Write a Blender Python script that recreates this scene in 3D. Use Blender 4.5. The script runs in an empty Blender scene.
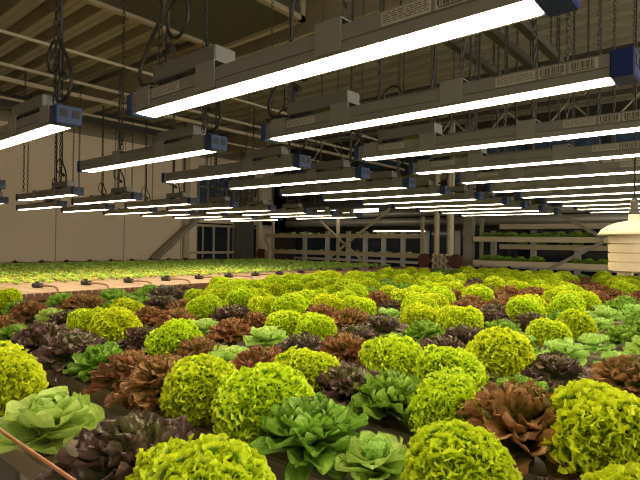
import bpy, math, random
import numpy as np
from mathutils import Vector, Matrix, Euler
random.seed(7)
PI = math.pi
CAMZ = 1.5                      # eye height; heights below written as z relative to the eye are passed through Z()
def Z(z): return CAMZ + z
scene = bpy.context.scene
COL = scene.collection

# ------------------------------------------------------------------ camera
F_PX, YAW, PITCH, ROLL = 510.9, -0.703, 0.005, 0.015
def cam_axes():
    F = Vector((math.sin(YAW), math.cos(YAW), 0)); R = Vector((math.cos(YAW), -math.sin(YAW), 0)); U = Vector((0, 0, 1))
    F2 = F*math.cos(PITCH) + U*math.sin(PITCH); U2 = U*math.cos(PITCH) - F*math.sin(PITCH)
    R3 = R*math.cos(ROLL) + U2*math.sin(ROLL); U3 = U2*math.cos(ROLL) - R*math.sin(ROLL)
    return R3, U3, F2
R3, U3, F2 = cam_axes()
cd = bpy.data.cameras.new('camera'); cam = bpy.data.objects.new('camera', cd); COL.objects.link(cam)
cd.sensor_width = 36; cd.lens = 36*F_PX/640; cd.clip_start = 0.02; cd.clip_end = 100
M = Matrix((R3, U3, -F2)).transposed().to_4x4(); M.translation = Vector((0, 0, CAMZ)); cam.matrix_world = M
scene.camera = cam
def to_frame(x, y, z):
    p = Vector((x, y, z-CAMZ)); d = p.dot(F2)
    if d < 0.05: return None
    return 320+F_PX*p.dot(R3)/d, 240-F_PX*p.dot(U3)/d

# ------------------------------------------------------------------ materials
def mat(name, col, rough=0.6, metal=0.0, spec=0.5, noise=0.0, nscale=20, bump=0.0, coat=0):
    m = bpy.data.materials.new(name); m.use_nodes = True; nt = m.node_tree; b = nt.nodes['Principled BSDF']
    b.inputs['Base Color'].default_value = (*col, 1); b.inputs['Roughness'].default_value = rough
    b.inputs['Metallic'].default_value = metal; b.inputs['Specular IOR Level'].default_value = spec
    if noise or bump:
        tc = nt.nodes.new('ShaderNodeTexCoord'); n = nt.nodes.new('ShaderNodeTexNoise'); n.inputs['Scale'].default_value = nscale
        n.inputs['Detail'].default_value = 4; nt.links.new(tc.outputs['Object'], n.inputs['Vector'])
        if noise:
            mx = nt.nodes.new('ShaderNodeMixRGB'); mx.inputs['Color1'].default_value = (*[c*(1-noise) for c in col], 1)
            mx.inputs['Color2'].default_value = (*[min(1, c*(1+noise)) for c in col], 1)
            nt.links.new(n.outputs['Fac'], mx.inputs['Fac']); nt.links.new(mx.outputs[0], b.inputs['Base Color'])
        if bump:
            bp = nt.nodes.new('ShaderNodeBump'); bp.inputs['Strength'].default_value = bump; bp.inputs['Distance'].default_value = 0.01
            nt.links.new(n.outputs['Fac'], bp.inputs['Height']); nt.links.new(bp.outputs[0], b.inputs['Normal'])
    return m

def leaf_mat(name, base, edge, mid=0.5, rough=0.45, trans=0.3, spec=0.4, var=0.18, tc_col=None, hue=0.02):
    """pigment runs from the leaf's base to its margin (mesh attribute 'edge'), every leaf and every head a little different"""
    m = bpy.data.materials.new(name); m.use_nodes = True; nt = m.node_tree; N = nt.nodes; L = nt.links
    b = N['Principled BSDF']; out = N['Material Output']
    at = N.new('ShaderNodeAttribute'); at.attribute_name = 'edge'
    ar = N.new('ShaderNodeAttribute'); ar.attribute_name = 'leafrand'
    oi = N.new('ShaderNodeObjectInfo')
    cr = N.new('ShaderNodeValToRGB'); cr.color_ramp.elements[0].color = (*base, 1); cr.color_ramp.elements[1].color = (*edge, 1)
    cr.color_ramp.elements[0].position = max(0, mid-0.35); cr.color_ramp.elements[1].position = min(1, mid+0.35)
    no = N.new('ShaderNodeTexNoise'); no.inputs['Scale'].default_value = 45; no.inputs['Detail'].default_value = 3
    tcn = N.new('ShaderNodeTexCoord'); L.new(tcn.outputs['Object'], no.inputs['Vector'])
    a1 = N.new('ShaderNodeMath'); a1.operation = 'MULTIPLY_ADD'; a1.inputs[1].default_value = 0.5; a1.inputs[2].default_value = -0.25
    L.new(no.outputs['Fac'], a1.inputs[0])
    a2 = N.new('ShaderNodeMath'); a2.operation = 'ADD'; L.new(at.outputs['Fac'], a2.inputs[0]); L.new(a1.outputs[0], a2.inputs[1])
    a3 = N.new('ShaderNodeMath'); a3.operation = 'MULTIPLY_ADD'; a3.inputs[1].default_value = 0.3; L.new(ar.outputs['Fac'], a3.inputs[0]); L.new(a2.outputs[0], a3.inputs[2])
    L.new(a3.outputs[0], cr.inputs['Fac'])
    hs = N.new('ShaderNodeHueSaturation')
    v = N.new('ShaderNodeMath'); v.operation = 'MULTIPLY_ADD'; v.inputs[1].default_value = var*2; v.inputs[2].default_value = 1-var; L.new(ar.outputs['Fac'], v.inputs[0])
    L.new(v.outputs[0], hs.inputs['Value'])
    h = N.new('ShaderNodeMath'); h.operation = 'MULTIPLY_ADD'; h.inputs[1].default_value = hue*2; h.inputs[2].default_value = 0.5-hue; L.new(oi.outputs['Random'], h.inputs[0])
    L.new(h.outputs[0], hs.inputs['Hue']); L.new(cr.outputs['Color'], hs.inputs['Color'])
    L.new(hs.outputs['Color'], b.inputs['Base Color']); b.inputs['Roughness'].default_value = rough; b.inputs['Specular IOR Level'].default_value = spec
    nb = N.new('ShaderNodeTexNoise'); nb.inputs['Scale'].default_value = 60; nb.inputs['Detail'].default_value = 2; L.new(tcn.outputs['Object'], nb.inputs['Vector'])
    bp_ = N.new('ShaderNodeBump'); bp_.inputs['Strength'].default_value = .8; bp_.inputs['Distance'].default_value = .012; L.new(nb.outputs['Fac'], bp_.inputs['Height']); L.new(bp_.outputs[0], b.inputs['Normal'])
    tr = N.new('ShaderNodeBsdfTranslucent'); L.new(hs.outputs['Color'], tr.inputs['Color'])
    mx = N.new('ShaderNodeMixShader'); mx.inputs[0].default_value = trans
    L.new(b.outputs[0], mx.inputs[1]); L.new(tr.outputs[0], mx.inputs[2]); L.new(mx.outputs[0], out.inputs['Surface'])
    return m

MT = {}
MT['lime'] = leaf_mat('lime_leaf', (0.12, 0.27, 0.010), (0.72, 0.86, 0.03), 0.55, 0.5, 0.32, 0.25, 0.12, hue=0.012)  # dark base colour stands for shade deep between the frills
MT['green'] = leaf_mat('green_leaf', (0.11, 0.22, 0.025), (0.27, 0.47, 0.055), 0.5, 0.35, 0.25, 0.5, 0.2, hue=0.008)
MT['butter'] = leaf_mat('butter_leaf', (0.36, 0.52, 0.10), (0.50, 0.72, 0.17), 0.5, 0.38, 0.3, 0.45, 0.1)
MT['red'] = leaf_mat('red_brown_leaf', (0.28, 0.30, 0.04), (0.31, 0.145, 0.06), 0.46, 0.42, 0.22, 0.5, 0.35, hue=0.012)
MT['purple'] = leaf_mat('purple_leaf', (0.17, 0.22, 0.035), (0.135, 0.078, 0.07), 0.48, 0.33, 0.15, 0.8, 0.35)
MT['seedling'] = leaf_mat('seedling_leaf', (0.42, 0.58, 0.12), (0.66, 0.84, 0.18), 0.4, 0.5, 0.25, 0.3, 0.3, hue=0.035)
MT['stem'] = mat('pale_stem', (0.45, 0.5, 0.25), 0.6)
MT['plug'] = mat('dark_peat_plug', (0.05, 0.035, 0.02), 0.95, noise=0.4, nscale=80)
MT['gutter'] = mat('beige_gutter_plastic', (0.34, 0.28, 0.20), 0.5, noise=0.08, nscale=8)
MT['gutter_white'] = mat('cream_gutter_plastic', (0.50, 0.35, 0.235), 0.5, noise=0.06, nscale=8)
MT['gutter_end'] = mat('brown_gutter_end', (0.16, 0.07, 0.035), 0.7, noise=0.3, nscale=40)
MT['hole'] = mat('dark_hole', (0.02, 0.014, 0.01), 0.9)
MT['housing'] = mat('grey_aluminium_housing', (0.18, 0.18, 0.165), 0.45, 0.2, noise=0.05, nscale=6)
MT['bracket'] = mat('pale_bracket_steel', (0.22, 0.22, 0.205), 0.45, 0.3)
MT['driver'] = mat('grey_driver_case', (0.15, 0.15, 0.14), 0.4, 0.3)
MT['blue'] = mat('blue_end_cap_plastic', (0.012, 0.034, 0.11), 0.45)
MT['darkblue'] = mat('dark_blue_end_cap_plastic', (0.010, 0.022, 0.11), 0.5, spec=.2)
MT['black'] = mat('black_rubber', (0.012, 0.012, 0.012), 0.55)
MT['label'] = mat('white_label', (0.36, 0.35, 0.29), 0.6)
MT['ink'] = mat('black_ink', (0.06, 0.055, 0.045), 0.6)
MT['chain'] = mat('dull_chain_steel', (0.05, 0.045, 0.04), 0.45, 0.7)
MT['wall'] = mat('cream_wall_panel', (0.92, 0.78, 0.60), 0.6, noise=0.03, nscale=1.2)
MT['seam'] = mat('panel_seam', (0.28, 0.23, 0.17), 0.7)
MT['post'] = mat('cream_painted_steel', (0.62, 0.53, 0.38), 0.5, noise=0.08, nscale=6)
MT['steel'] = mat('galvanised_steel', (0.33, 0.31, 0.27), 0.45, 0.5, noise=0.15, nscale=9)
MT['darksteel'] = mat('dark_steel', (0.07, 0.065, 0.055), 0.5, 0.4, noise=0.2, nscale=7)
MT['deck'] = mat('corrugated_deck_metal', (0.38, 0.345, 0.255), 0.5, 0.25, noise=0.12, nscale=4)
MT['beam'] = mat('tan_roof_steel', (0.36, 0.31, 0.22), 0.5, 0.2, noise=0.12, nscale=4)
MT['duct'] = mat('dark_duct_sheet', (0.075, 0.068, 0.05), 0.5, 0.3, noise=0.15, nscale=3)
MT['pane'] = mat('dark_night_pane', (0.012, 0.022, 0.045), 0.12, spec=0.6)
MT['bluepane'] = mat('dusk_blue_pane', (0.06, 0.11, 0.20), 0.2, spec=0.6)
MT['floor'] = mat('dark_concrete_floor', (0.10, 0.09, 0.075), 0.7, noise=0.25, nscale=3)
MT['wheel'] = mat('rusty_brown_wheel', (0.10, 0.035, 0.02), 0.6, noise=0.3, nscale=20)
MT['sensor'] = mat('ivory_sensor_plastic', (0.72, 0.60, 0.46), 0.5)
MT['copper'] = mat('copper_coloured_line', (0.62, 0.28, 0.14), 0.4)
MT['brownpipe'] = mat('brown_hose', (0.30, 0.16, 0.09), 0.5)
def emit(name, col, s):
    m = bpy.data.materials.new(name); m.use_nodes = True; nt = m.node_tree; nt.nodes.remove(nt.nodes['Principled BSDF'])
    e = nt.nodes.new('ShaderNodeEmission'); e.inputs[0].default_value = (*col, 1); e.inputs[1].default_value = s
    nt.links.new(e.outputs[0], nt.nodes['Material Output'].inputs['Surface']); return m
LAMP_COL = (1.0, 0.83, 0.55)
MT['lit'] = emit('lit_lamp_diffuser', LAMP_COL, 12.0)
MT['lit_tube'] = emit('lit_tube', (1.0, 0.90, 0.72), 3.0)

# ------------------------------------------------------------------ mesh builder
class MB:
    def __init__(s): s.v = []; s.f = []; s.e = []; s.r = []; s.attr = False
    def add(s, vs, fs, e=None, r=0.0):
        o = len(s.v); s.v += [tuple(v) for v in vs]; s.f += [tuple(i+o for i in f) for f in fs]
        if e is None: e = [0.0]*len(vs)
        s.e += list(e); s.r += [r]*len(vs); return s
    def box(s, x0, x1, y0, y1, z0, z1, rot=None, c=None):
        vs = [Vector((x, y, z)) for x in (x0, x1) for y in (y0, y1) for z in (z0, z1)]
        if rot is not None:
            c = Vector(c) if c else Vector(((x0+x1)/2, (y0+y1)/2, (z0+z1)/2)); vs = [c+rot@(v-c) for v in vs]
        return s.add(vs, [(0, 1, 3, 2), (4, 6, 7, 5), (0, 4, 5, 1), (2, 3, 7, 6), (0, 2, 6, 4), (1, 5, 7, 3)])
    def bevbox(s, x0, x1, y0, y1, z0, z1, b=0.003):
        # box with chamfered edges along X and at both ends
        pr = [(y0+b, z0), (y1-b, z0), (y1, z0+b), (y1, z1-b), (y1-b, z1), (y0+b, z1), (y0, z1-b), (y0, z0+b)]
        cy, cz = (y0+y1)/2, (z0+z1)/2
        ins = [(cy+(y-cy)*(1-b/max(1e-6, abs(y1-cy))), cz+(z-cz)*(1-b/max(1e-6, abs(z1-cz)))) for y, z in pr]
        vs = [(x0, *p) for p in ins]+[(x0+b, *p) for p in pr]+[(x1-b, *p) for p in pr]+[(x1, *p) for p in ins]
        fs = [tuple(range(7, -1, -1)), tuple(range(24, 32))]
        for k in range(3):
            for i in range(8): j = (i+1) % 8; fs.append((k*8+i, k*8+j, k*8+8+j, k*8+8+i))
        return s.add(vs, fs)
    def prism_x(s, pr, x0, x1):     # closed (y,z) outline swept along X
        n = len(pr); vs = [(x0, *p) for p in pr]+[(x1, *p) for p in pr]
        fs = [tuple(range(n-1, -1, -1)), tuple(range(n, 2*n))]+[(i, (i+1) % n, n+(i+1) % n, n+i) for i in range(n)]
        return s.add(vs, fs)
    def prism_y(s, pr, y0, y1):     # closed (x,z) outline swept along Y
        n = len(pr); vs = [(p[0], y0, p[1]) for p in pr]+[(p[0], y1, p[1]) for p in pr]
        fs = [tuple(range(n)), tuple(range(2*n-1, n-1, -1))]+[(i, n+i, n+(i+1) % n, (i+1) % n) for i in range(n)]
        return s.add(vs, fs)
    def tube(s, pts, r, n=8, cap=True, closed=False):
        pts = [Vector(p) for p in pts]; m = len(pts); vs = []; up = None
        for i, p in enumerate(pts):
            if closed: t = (pts[(i+1) % m]-pts[i-1]).normalized()
            else: t = (pts[min(i+1, m-1)]-pts[max(i-1, 0)]).normalized()
            if up is None:
                up = Vector((0, 0, 1)) if abs(t.z) < 0.9 else Vector((1, 0, 0))
            a = t.cross(up).normalized(); b = a.cross(t).normalized(); up = b
            rr = r[i] if isinstance(r, (list, tuple)) else r
            vs += [p+rr*(math.cos(2*PI*k/n)*a+math.sin(2*PI*k/n)*b) for k in range(n)]
        fs = []
        for i in range(m if closed else m-1):
            j = (i+1) % m
            for k in range(n): l = (k+1) % n; fs.append((i*n+k, i*n+l, j*n+l, j*n+k))
        if cap and not closed: fs += [tuple(range(n-1, -1, -1)), tuple((m-1)*n+k for k in range(n))]
        return s.add(vs, fs)
    def lathe(s, prof, n=32, c=(0, 0, 0)):   # prof: (r, z) list
        vs = []; m = len(prof)
        for r, z in prof: vs += [(c[0]+r*math.cos(2*PI*k/n), c[1]+r*math.sin(2*PI*k/n), c[2]+z) for k in range(n)]
        fs = [(i*n+k, i*n+(k+1) % n, (i+1)*n+(k+1) % n, (i+1)*n+k) for i in range(m-1) for k in range(n)]
        fs += [tuple(range(n-1, -1, -1)), tuple((m-1)*n+k for k in range(n))]
        return s.add(vs, fs)
    def mesh(s, name, m, smooth=False):
        me = bpy.data.meshes.new(name); me.from_pydata(s.v, [], s.f); me.materials.append(m)
        if smooth: me.polygons.foreach_set('use_smooth', [True]*len(me.polygons))
        if s.attr:
            a = me.attributes.new('edge', 'FLOAT', 'POINT'); a.data.foreach_set('value', np.array(s.e, dtype=np.float32))
            a = me.attributes.new('leafrand', 'FLOAT', 'POINT'); a.data.foreach_set('value', np.array(s.r, dtype=np.float32))
        me.update(); return me
    def build(s, name, m, parent=None, smooth=False, loc=None):
        o = bpy.data.objects.new(name, s.mesh(name, m, smooth)); COL.objects.link(o)
        if parent: o.parent = parent
        if loc: o.location = loc
        return o
def tag(o, label=None, cat=None, group=None, kind=None):
    if label: o['label'] = label
    if cat: o['category'] = cat
    if group: o['group'] = group
    if kind: o['kind'] = kind
    return o
def empty(name, loc=(0, 0, 0)):
    o = bpy.data.objects.new(name, None); COL.objects.link(o); o.location = loc; o.empty_display_size = 0.05; return o
def link_mesh(name, me, parent=None, loc=(0, 0, 0)):
    o = bpy.data.objects.new(name, me); COL.objects.link(o); o.location = loc
    if parent: o.parent = parent
    return o
def copy_tree(o, parent=None):
    c = o.copy(); COL.objects.link(c); c.parent = parent
    for ch in list(o.children): copy_tree(ch, c)
    return c
def struct(name, mb, m, smooth=False): return tag(mb.build(name, m, None, smooth), kind='structure')
ORD = 'zeroth first second third fourth fifth sixth seventh eighth ninth tenth eleventh twelfth thirteenth fourteenth fifteenth sixteenth seventeenth eighteenth nineteenth twentieth'.split()
TENS = {2: 'twenty', 3: 'thirty', 4: 'forty', 5: 'fifty'}
def ordw(n):
    if n < len(ORD): return ORD[n]
    t, u = divmod(n, 10)
    return {2: 'twentieth', 3: 'thirtieth', 4: 'fortieth', 5: 'fiftieth'}[t] if u == 0 else TENS[t]+'-'+ORD[u]

# ================================================================== THE HALL
XL, YB, XR, YF, ZC = -10.6, 10.4, 3.6, -2.4, Z(2.6)
struct('floor', MB().box(XL-.1, XR+.1, YF-.1, YB+.1, -.1, 0), MT['floor'])
# ceiling: trapezoidal roof deck, ribs along X
pr = []; y = YF-.1; P_ = 0.33
while y < YB+.1:
    pr += [(y, ZC), (y+.06, ZC), (y+.065, ZC+.008), (y+.085, ZC+.008), (y+.09, ZC), (y+.16, ZC), (y+.18, ZC+.15), (y+.31, ZC+.15)]; y += P_
m = MB(); n = len(pr)
m.add([(XL-.1, *p) for p in pr]+[(XR+.1, *p) for p in pr], [(i, i+1, n+i+1, n+i) for i in range(n-1)])
struct('ceiling', m, MT['deck'])
# left wall: cream sandwich panels, then the window bay, then upper metal band
m = MB(); m.box(XL-.1, XL, YF, 7.73, 0, Z(2.16)); m.box(XL-.1, XL, 7.73, YB, 0, Z(-.75)); m.box(XL-.1, XL, 7.73, YB, Z(.46), Z(.95)); m.box(XL-.1, XL, 7.73, YB, Z(1.75), Z(2.16))
m.box(XL-.1, XL, 8.93, 9.49, Z(-.75), Z(1.75)); m.box(XL-.1, XL, 9.80, YB, Z(-.75), Z(1.75))
struct('wall_left', m, MT['wall'])
struct('trim_1', MB().box(XL-.1, XL+.02, YF, YB, Z(2.16), ZC+.15), MT['beam'])
m = MB()
for yy in (-1.2, 1.55, 2.92, 4.36, 5.81, 7.28): m.box(XL-.001, XL+.004, yy-.007, yy+.007, 0, Z(2.16))
struct('trim_2', m, MT['seam'])
m = MB(); m.box(XL, XL+.10, 7.32, 7.46, 0, Z(2.16)); struct('trim_3', m, MT['post'])
# windows of the left wall: lower bay and upper bay
def window(n, kind, rects, frame_boxes, pane_mat, frame_mat):
    fr = MB()
    for b in frame_boxes: fr.box(*b)
    o = struct('window_%d' % n, fr, frame_mat)
    for b in rects: MB().box(*b).build('window_pane', pane_mat, o)
    return o
window(1, 'l', [(XL-.06, XL-.04, 7.73, 8.93, Z(-.75), Z(.46))],
       [(XL-.03, XL+.05, 7.46, 8.93, Z(.36), Z(.42)), (XL-.03, XL+.06, 7.40, 8.93, Z(-.325), Z(-.265)), (XL-.05, XL+.0, 7.73, 7.76, Z(-.75), Z(.4)), (XL-.0, XL+.03, 7.90, 7.93, Z(-.75), Z(.4)),
        (XL-.05, XL+.0, 8.26, 8.31, Z(-.75), Z(.4)), (XL-.05, XL+.0, 8.74, 8.79, Z(-.75), Z(.4))], MT['pane'], MT['post'])
window(2, 'l', [(XL-.06, XL-.04, 9.49, 9.80, Z(-.75), Z(.46))],
       [(XL-.04, XL+.04, 9.47, 9.82, Z(.36), Z(.42)), (XL-.04, XL+.02, 9.47, 9.51, Z(-.75), Z(.4))], MT['pane'], MT['steel'])
window(3, 'l', [(XL-.06, XL-.04, 7.73, 8.93, Z(.95), Z(1.75)), (XL-.06, XL-.04, 9.49, 9.8, Z(.95), Z(1.75))],
       [(XL-.05, XL+.03, yy-.03, yy+.03, Z(.95), Z(1.75)) for yy in (7.76, 8.05, 8.35, 8.64, 8.90, 9.5, 9.78)]+[(XL-.05, XL+.03, 7.73, 8.93, Z(1.34), Z(1.39))], MT['bluepane'], MT['steel'])
# ribbed grey metal column cladding in the corner bay
m = MB(); yy = 8.93
while yy < 9.47: m.box(XL, XL+.14, yy, yy+.055, 0, Z(2.0)); m.box(XL, XL+.10, yy+.055, yy+.09, 0, Z(2.0)); yy += .09
struct('trim_4', m, MT['steel'])
# back wall
m = MB(); m.box(XL, XR, YB, YB+.1, 0, Z(-.9)); m.box(XL, XR, YB, YB+.1, Z(.30), Z(1.82)); m.box(XL, XR, YB, YB+.1, Z(2.12), ZC+.15)
m.box(XL, -9.75, YB, YB+.1, Z(-.9), Z(2.12)); m.box(XR-1.5, XR, YB, YB+.1, Z(-.9), Z(2.12))
struct('wall_back', m, MT['darksteel'])
xs = [-9.36, -8.56, -7.87, -7.34, -6.80, -6.26, -5.65, -4.9, -4.1, -3.3, -2.5, -1.7, -.9, 0.0, .9, 1.9]
fb = [(x-.05, x+.05, YB-.03, YB+.05, Z(-.9), Z(.30)) for x in xs]+[(-9.75, 2.1, YB-.02, YB+.05, Z(-.46), Z(-.40))]
window(4, 'b', [(-9.75, 2.1, YB+.06, YB+.08, Z(-.9), Z(.30))], [b for b in fb], MT['pane'], mat('white_window_bar', (0.62, 0.6, 0.55), 0.5))
window(5, 'b', [(-9.75, 2.1, YB+.06, YB+.08, Z(1.82), Z(2.12))], [(x-.04, x+.04, YB-.02, YB+.05, Z(1.82), Z(2.12)) for x in (-9, -7.6, -6.2, -4.8, -3.4, -2, -.6, .8)], MT['bluepane'], MT['darksteel'])

struct('wall_front', MB().box(XL, XR, YF-.1, YF, 0, ZC+.15), MT['wall'])
# ------------------------------------------------------------------ roof steel, pipes and duct
def ibeam_x(x0, x1, y, z, w, h, t=.015):
    return MB().box(x0, x1, y-w/2, y+w/2, z, z+t).box(x0, x1, y-w/2, y+w/2, z+h-t, z+h).box(x0, x1, y-t/2, y+t/2, z+t, z+h-t)
def ibeam_y(y0, y1, x, z, w, h, t=.015):
    return MB().box(x-w/2, x+w/2, y0, y1, z, z+t).box(x-w/2, x+w/2, y0, y1, z+h-t, z+h).box(x-t/2, x+t/2, y0, y1, z+t, z+h-t)
dz = 2.25
o = empty('ventilation_duct', (-4.45, 0, Z(2.2)))
d = MB().box(-.28, 1.0, YF, 3.72, .035, .36); d.build('duct_body', MT['duct'], o)
d = MB().box(-.31, -.25, YF, 3.76, 0, .05).box(.97, 1.03, YF, 3.76, 0, .05).box(-.31, 1.03, 3.70, 3.76, 0, .40); d.build('duct_flange', MT['beam'], o)
tag(o, 'wide dark flat duct running under the roof deck above the nearest lamps', 'duct')
o = ibeam_x(XL, XR, 4.05, Z(2.17), .2, .36).build('roof_beam', MT['beam']); tag(o, 'pale steel roof beam crossing behind the end of the wide dark duct', 'beam', kind='thing')
o = ibeam_x(XL, XR, 7.9, Z(2.1), .2, .4).build('roof_beam', MT['beam']); tag(o, 'steel roof beam crossing near the far end of the hall', 'beam', kind='thing')
for x, r, lab in ((-3.98, .010, 'thin hanging rail nearest the wide dark duct'), (-4.73, .012, 'second hanging rail from the duct towards the cream wall'),
                 (-5.18, .018, 'thick hanging rail, third from the duct towards the cream wall'), (-5.85, .011, 'hanging rail furthest from the duct, above the outer lamps')):
    o = MB().box(x-r, x+r, YF, 8.6, Z(1.42), Z(1.42)+2*r).build('hanging_rail', MT['beam']); tag(o, lab, 'rail')
    for yy in ((1.2, 4.6, 7.8) if x < -4.8 else (5.0, 7.8)): MB().tube([(x, yy, Z(1.42)+2*r), (x, yy, ZC)], .006, 6).build('hanger_rod', MT['chain'], o)
o = ibeam_y(YF, YB, -9.7, Z(2.2), .16, .25).build('roof_beam', MT['darksteel']); tag(o, 'dark steel roof beam running along above the cream left wall', 'beam', kind='thing')
for k, (x, lab) in enumerate(((-1.75, 'dark steel channel bar under the deck, nearest the duct of three'), (-1.44, 'dark steel channel bar under the deck, middle one of three'), (-1.23, 'dark steel channel bar under the deck, furthest from the duct of three'))):
    o = MB().box(x-.03, x+.03, 3.0, 4.5, Z(1.50), Z(1.505)).box(x-.03, x-.025, 3.0, 4.5, Z(1.505), Z(1.55)).box(x+.025, x+.03, 3.0, 4.5, Z(1.505), Z(1.55))
    r = o.build('channel_bar', MT['darksteel']); tag(r, lab, 'bar')
    for yy in (3.1, 4.4): MB().tube([(x, yy, Z(1.53)), (x, yy, ZC)], .005, 6).build('hanger_rod', MT['chain'], r)
for (y, z, r, mt, x0, x1, lab) in ((9.9, 1.45, .10, 'beam', -9.6, 1, 'wide pale pipe along the back wall just under the high windows'),
                               (9.7, .66, .07, 'steel', -9.4, 1, 'grey pipe along the back, upper of the two above the racks'),
                               (9.75, .48, .09, 'steel', -9.4, 1, 'thick grey pipe along the back, lower of the two above the racks'),
                               (9.9, 1.05, .08, 'darksteel', -9.6, 1, 'dark pipe along the back wall below the wide pale pipe')):
    o = MB().tube([(x0, y, Z(z)), (x1, y, Z(z))], r, 12).build('wall_pipe', MT[mt], smooth=True); tag(o, lab, 'pipe')
for k, (y, z) in enumerate(((5.9, 1.55), (7.0, 1.40))):
    m = MB().box(-6.2, XR, y-.02, y+.02, Z(z), Z(z)+.04).box(-6.2, XR, y-.02, y+.02, Z(z+.45), Z(z+.45)+.04); r = m.build('roof_truss', MT['darksteel'])
    wv = MB(); x = -6.2
    while x < XR-.5: wv.tube([(x, y, Z(z+.03)), (x+.4, y, Z(z+.45))], .012, 5); wv.tube([(x+.4, y, Z(z+.45)), (x+.8, y, Z(z+.03))], .012, 5); x += .8
    wv.build('truss_web', MT['beam'], r)
    for x in (-5.8, -2.2, 1.4): MB().tube([(x, y, Z(z+.45)), (x, y, ZC)], .01, 6).build('hanger_rod', MT['chain'], r)
    tag(r, ['open web truss hung above the middle lamps, nearer of the two', 'open web truss hung above the far lamps, further of the two'][k], 'truss', kind='thing')
# blue cable tray over the right lamps
r = MB().box(-3.2, XR, 4.9, 5.0, Z(1.06), Z(1.12)).build('cable_tray', mat('blue_painted_tray', (0.05, 0.09, 0.17), 0.5)); tag(r, 'blue cable tray hung above the right hand rows of lamps', 'cable tray')
for x in (-3.0, -1.6, -.2, 1.2): MB().tube([(x, 4.95, Z(1.12)), (x, 4.95, ZC)], .006, 6).build('hanger_rod', MT['chain'], r)

# slanted cable ladder at the far end of the left wall
def bar(mb, a, b, w, t, up=(0, 0, 1)):
    a, b = Vector(a), Vector(b); d = (b-a).normalized(); u = Vector(up); s = d.cross(u).normalized(); u = s.cross(d).normalized()
    vs = [p+s*(w/2*i)+u*(t/2*j) for p in (a, b) for i, j in ((-1, -1), (1, -1), (1, 1), (-1, 1))]
    return mb.add(vs, [(3, 2, 1, 0), (4, 5, 6, 7), (0, 1, 5, 4), (1, 2, 6, 5), (2, 3, 7, 6), (3, 0, 4, 7)])
m = MB(); A, B = Vector((XL+.17, 6.35, Z(-.52))), Vector((XL+.17, 8.05, Z(.92)))
for dx in (-.115, .115): bar(m, A+Vector((dx, 0, 0)), B+Vector((dx, 0, 0)), .03, .09)
lad = m.build('sloping_cable_ladder', MT['steel']); tag(lad, 'grey sloping cable ladder rising past the end of the cream wall', 'cable ladder')
m = MB()
for k in range(11): q = A.lerp(B, (k+.5)/11); m.box(q.x-.11, q.x+.11, q.y-.012, q.y+.012, q.z-.02, q.z+.0)
m.build('rung', MT['steel'], lad)
m = MB()
for dx in (-.08, -.03, .03, .08): bar(m, A+Vector((dx, 0, .02)), B+Vector((dx, 0, .02)), .028, .03)
m.build('cable_bundle', MT['post'], lad)

# posts in front of the racks
def post(x, y, r, z0, z1, lab, mt='post'):
    o = MB().tube([(x, y, z0), (x, y, z1)], r, 14).build('steel_post', MT[mt], smooth=True)
    MB().box(x-.1, x+.1, y-.1, y+.1, 0, .02).build('base_plate', MT['steel'], o); tag(o, lab, 'post')
post(-4.47, 8.62, .055, 0, ZC, 'round cream steel post, left one of the pair at the field end')
post(-4.20, 8.62, .065, 0, ZC, 'thicker round cream post, right one of the pair at the field end')
o = MB().box(-4.08, -3.92, 8.9, 9.06, 0, ZC).build('steel_post', MT['steel']); tag(o, 'square grey steel post beside the right plant rack', 'post')
o = MB().box(-9.63, -9.53, 8.85, 8.95, 0, Z(1.3)).build('steel_post', MT['post']); tag(o, 'square cream post at the left end of the seedling rack', 'post')
MB().box(-9.68, -9.48, 8.8, 9.0, 0, .02).build('base_plate', MT['steel'], o)
br = MB(); bar(br, (-9.58, 8.9, Z(.85)), (-9.95, 8.9, Z(1.35)), .05, .06); br.build('brace', MT['post'], o)

# ------------------------------------------------------------------ racks along the back
def rack(name_label, x0, x1, y, levels, xpts, diag, depth=.22, post_m='post'):
    r = empty('plant_rack', ((x0+x1)/2, y, 0)); cx = (x0+x1)/2
    tag(r, name_label, 'rack')
    for z in levels:
        t = MB().box(x0-cx, x1-cx, -depth, 0, Z(z)-.09, Z(z)-.055).box(x0-cx, x1-cx, -depth, -depth+.012, Z(z)-.055, Z(z)).box(x0-cx, x1-cx, -.012, 0, Z(z)-.055, Z(z))
        t.build('growing_tray', MT['post'], r)
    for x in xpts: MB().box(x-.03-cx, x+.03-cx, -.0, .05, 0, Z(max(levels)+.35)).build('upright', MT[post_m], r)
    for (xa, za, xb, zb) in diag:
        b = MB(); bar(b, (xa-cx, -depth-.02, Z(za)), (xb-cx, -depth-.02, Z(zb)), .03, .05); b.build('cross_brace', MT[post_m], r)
    b = MB().box(x0-cx, x1-cx, -depth, -depth+.05, Z(-.60), Z(-.55)); b.build('bottom_rail', MT['post'], r)
    return r
rack('long seedling rack with crossed braces standing behind the far seedling bed', -9.35, -5.0, 9.1, [.20, -.19], [-9.3, -7.2, -5.05],
     [(-7.5, .47, -5.85, -.70), (-5.65, .72, -7.65, -.62), (-9.3, .1, -8.95, -.5)])
rack('long dark lettuce rack with braces behind the far end of the mixed field', -3.86, .6, 9.05, [.15, -.27], [-3.8, -1.3, .5],
     [(-2.45, .55, -1.75, .13), (-1.75, .08, -2.75, -.5)], post_m='steel')
rack('second lettuce rack standing further back in the shade behind the right rack', -3.7, .8, 9.9, [.40, 0.02], [-3.6, -1.0, .7], [], post_m='darksteel')

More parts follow.
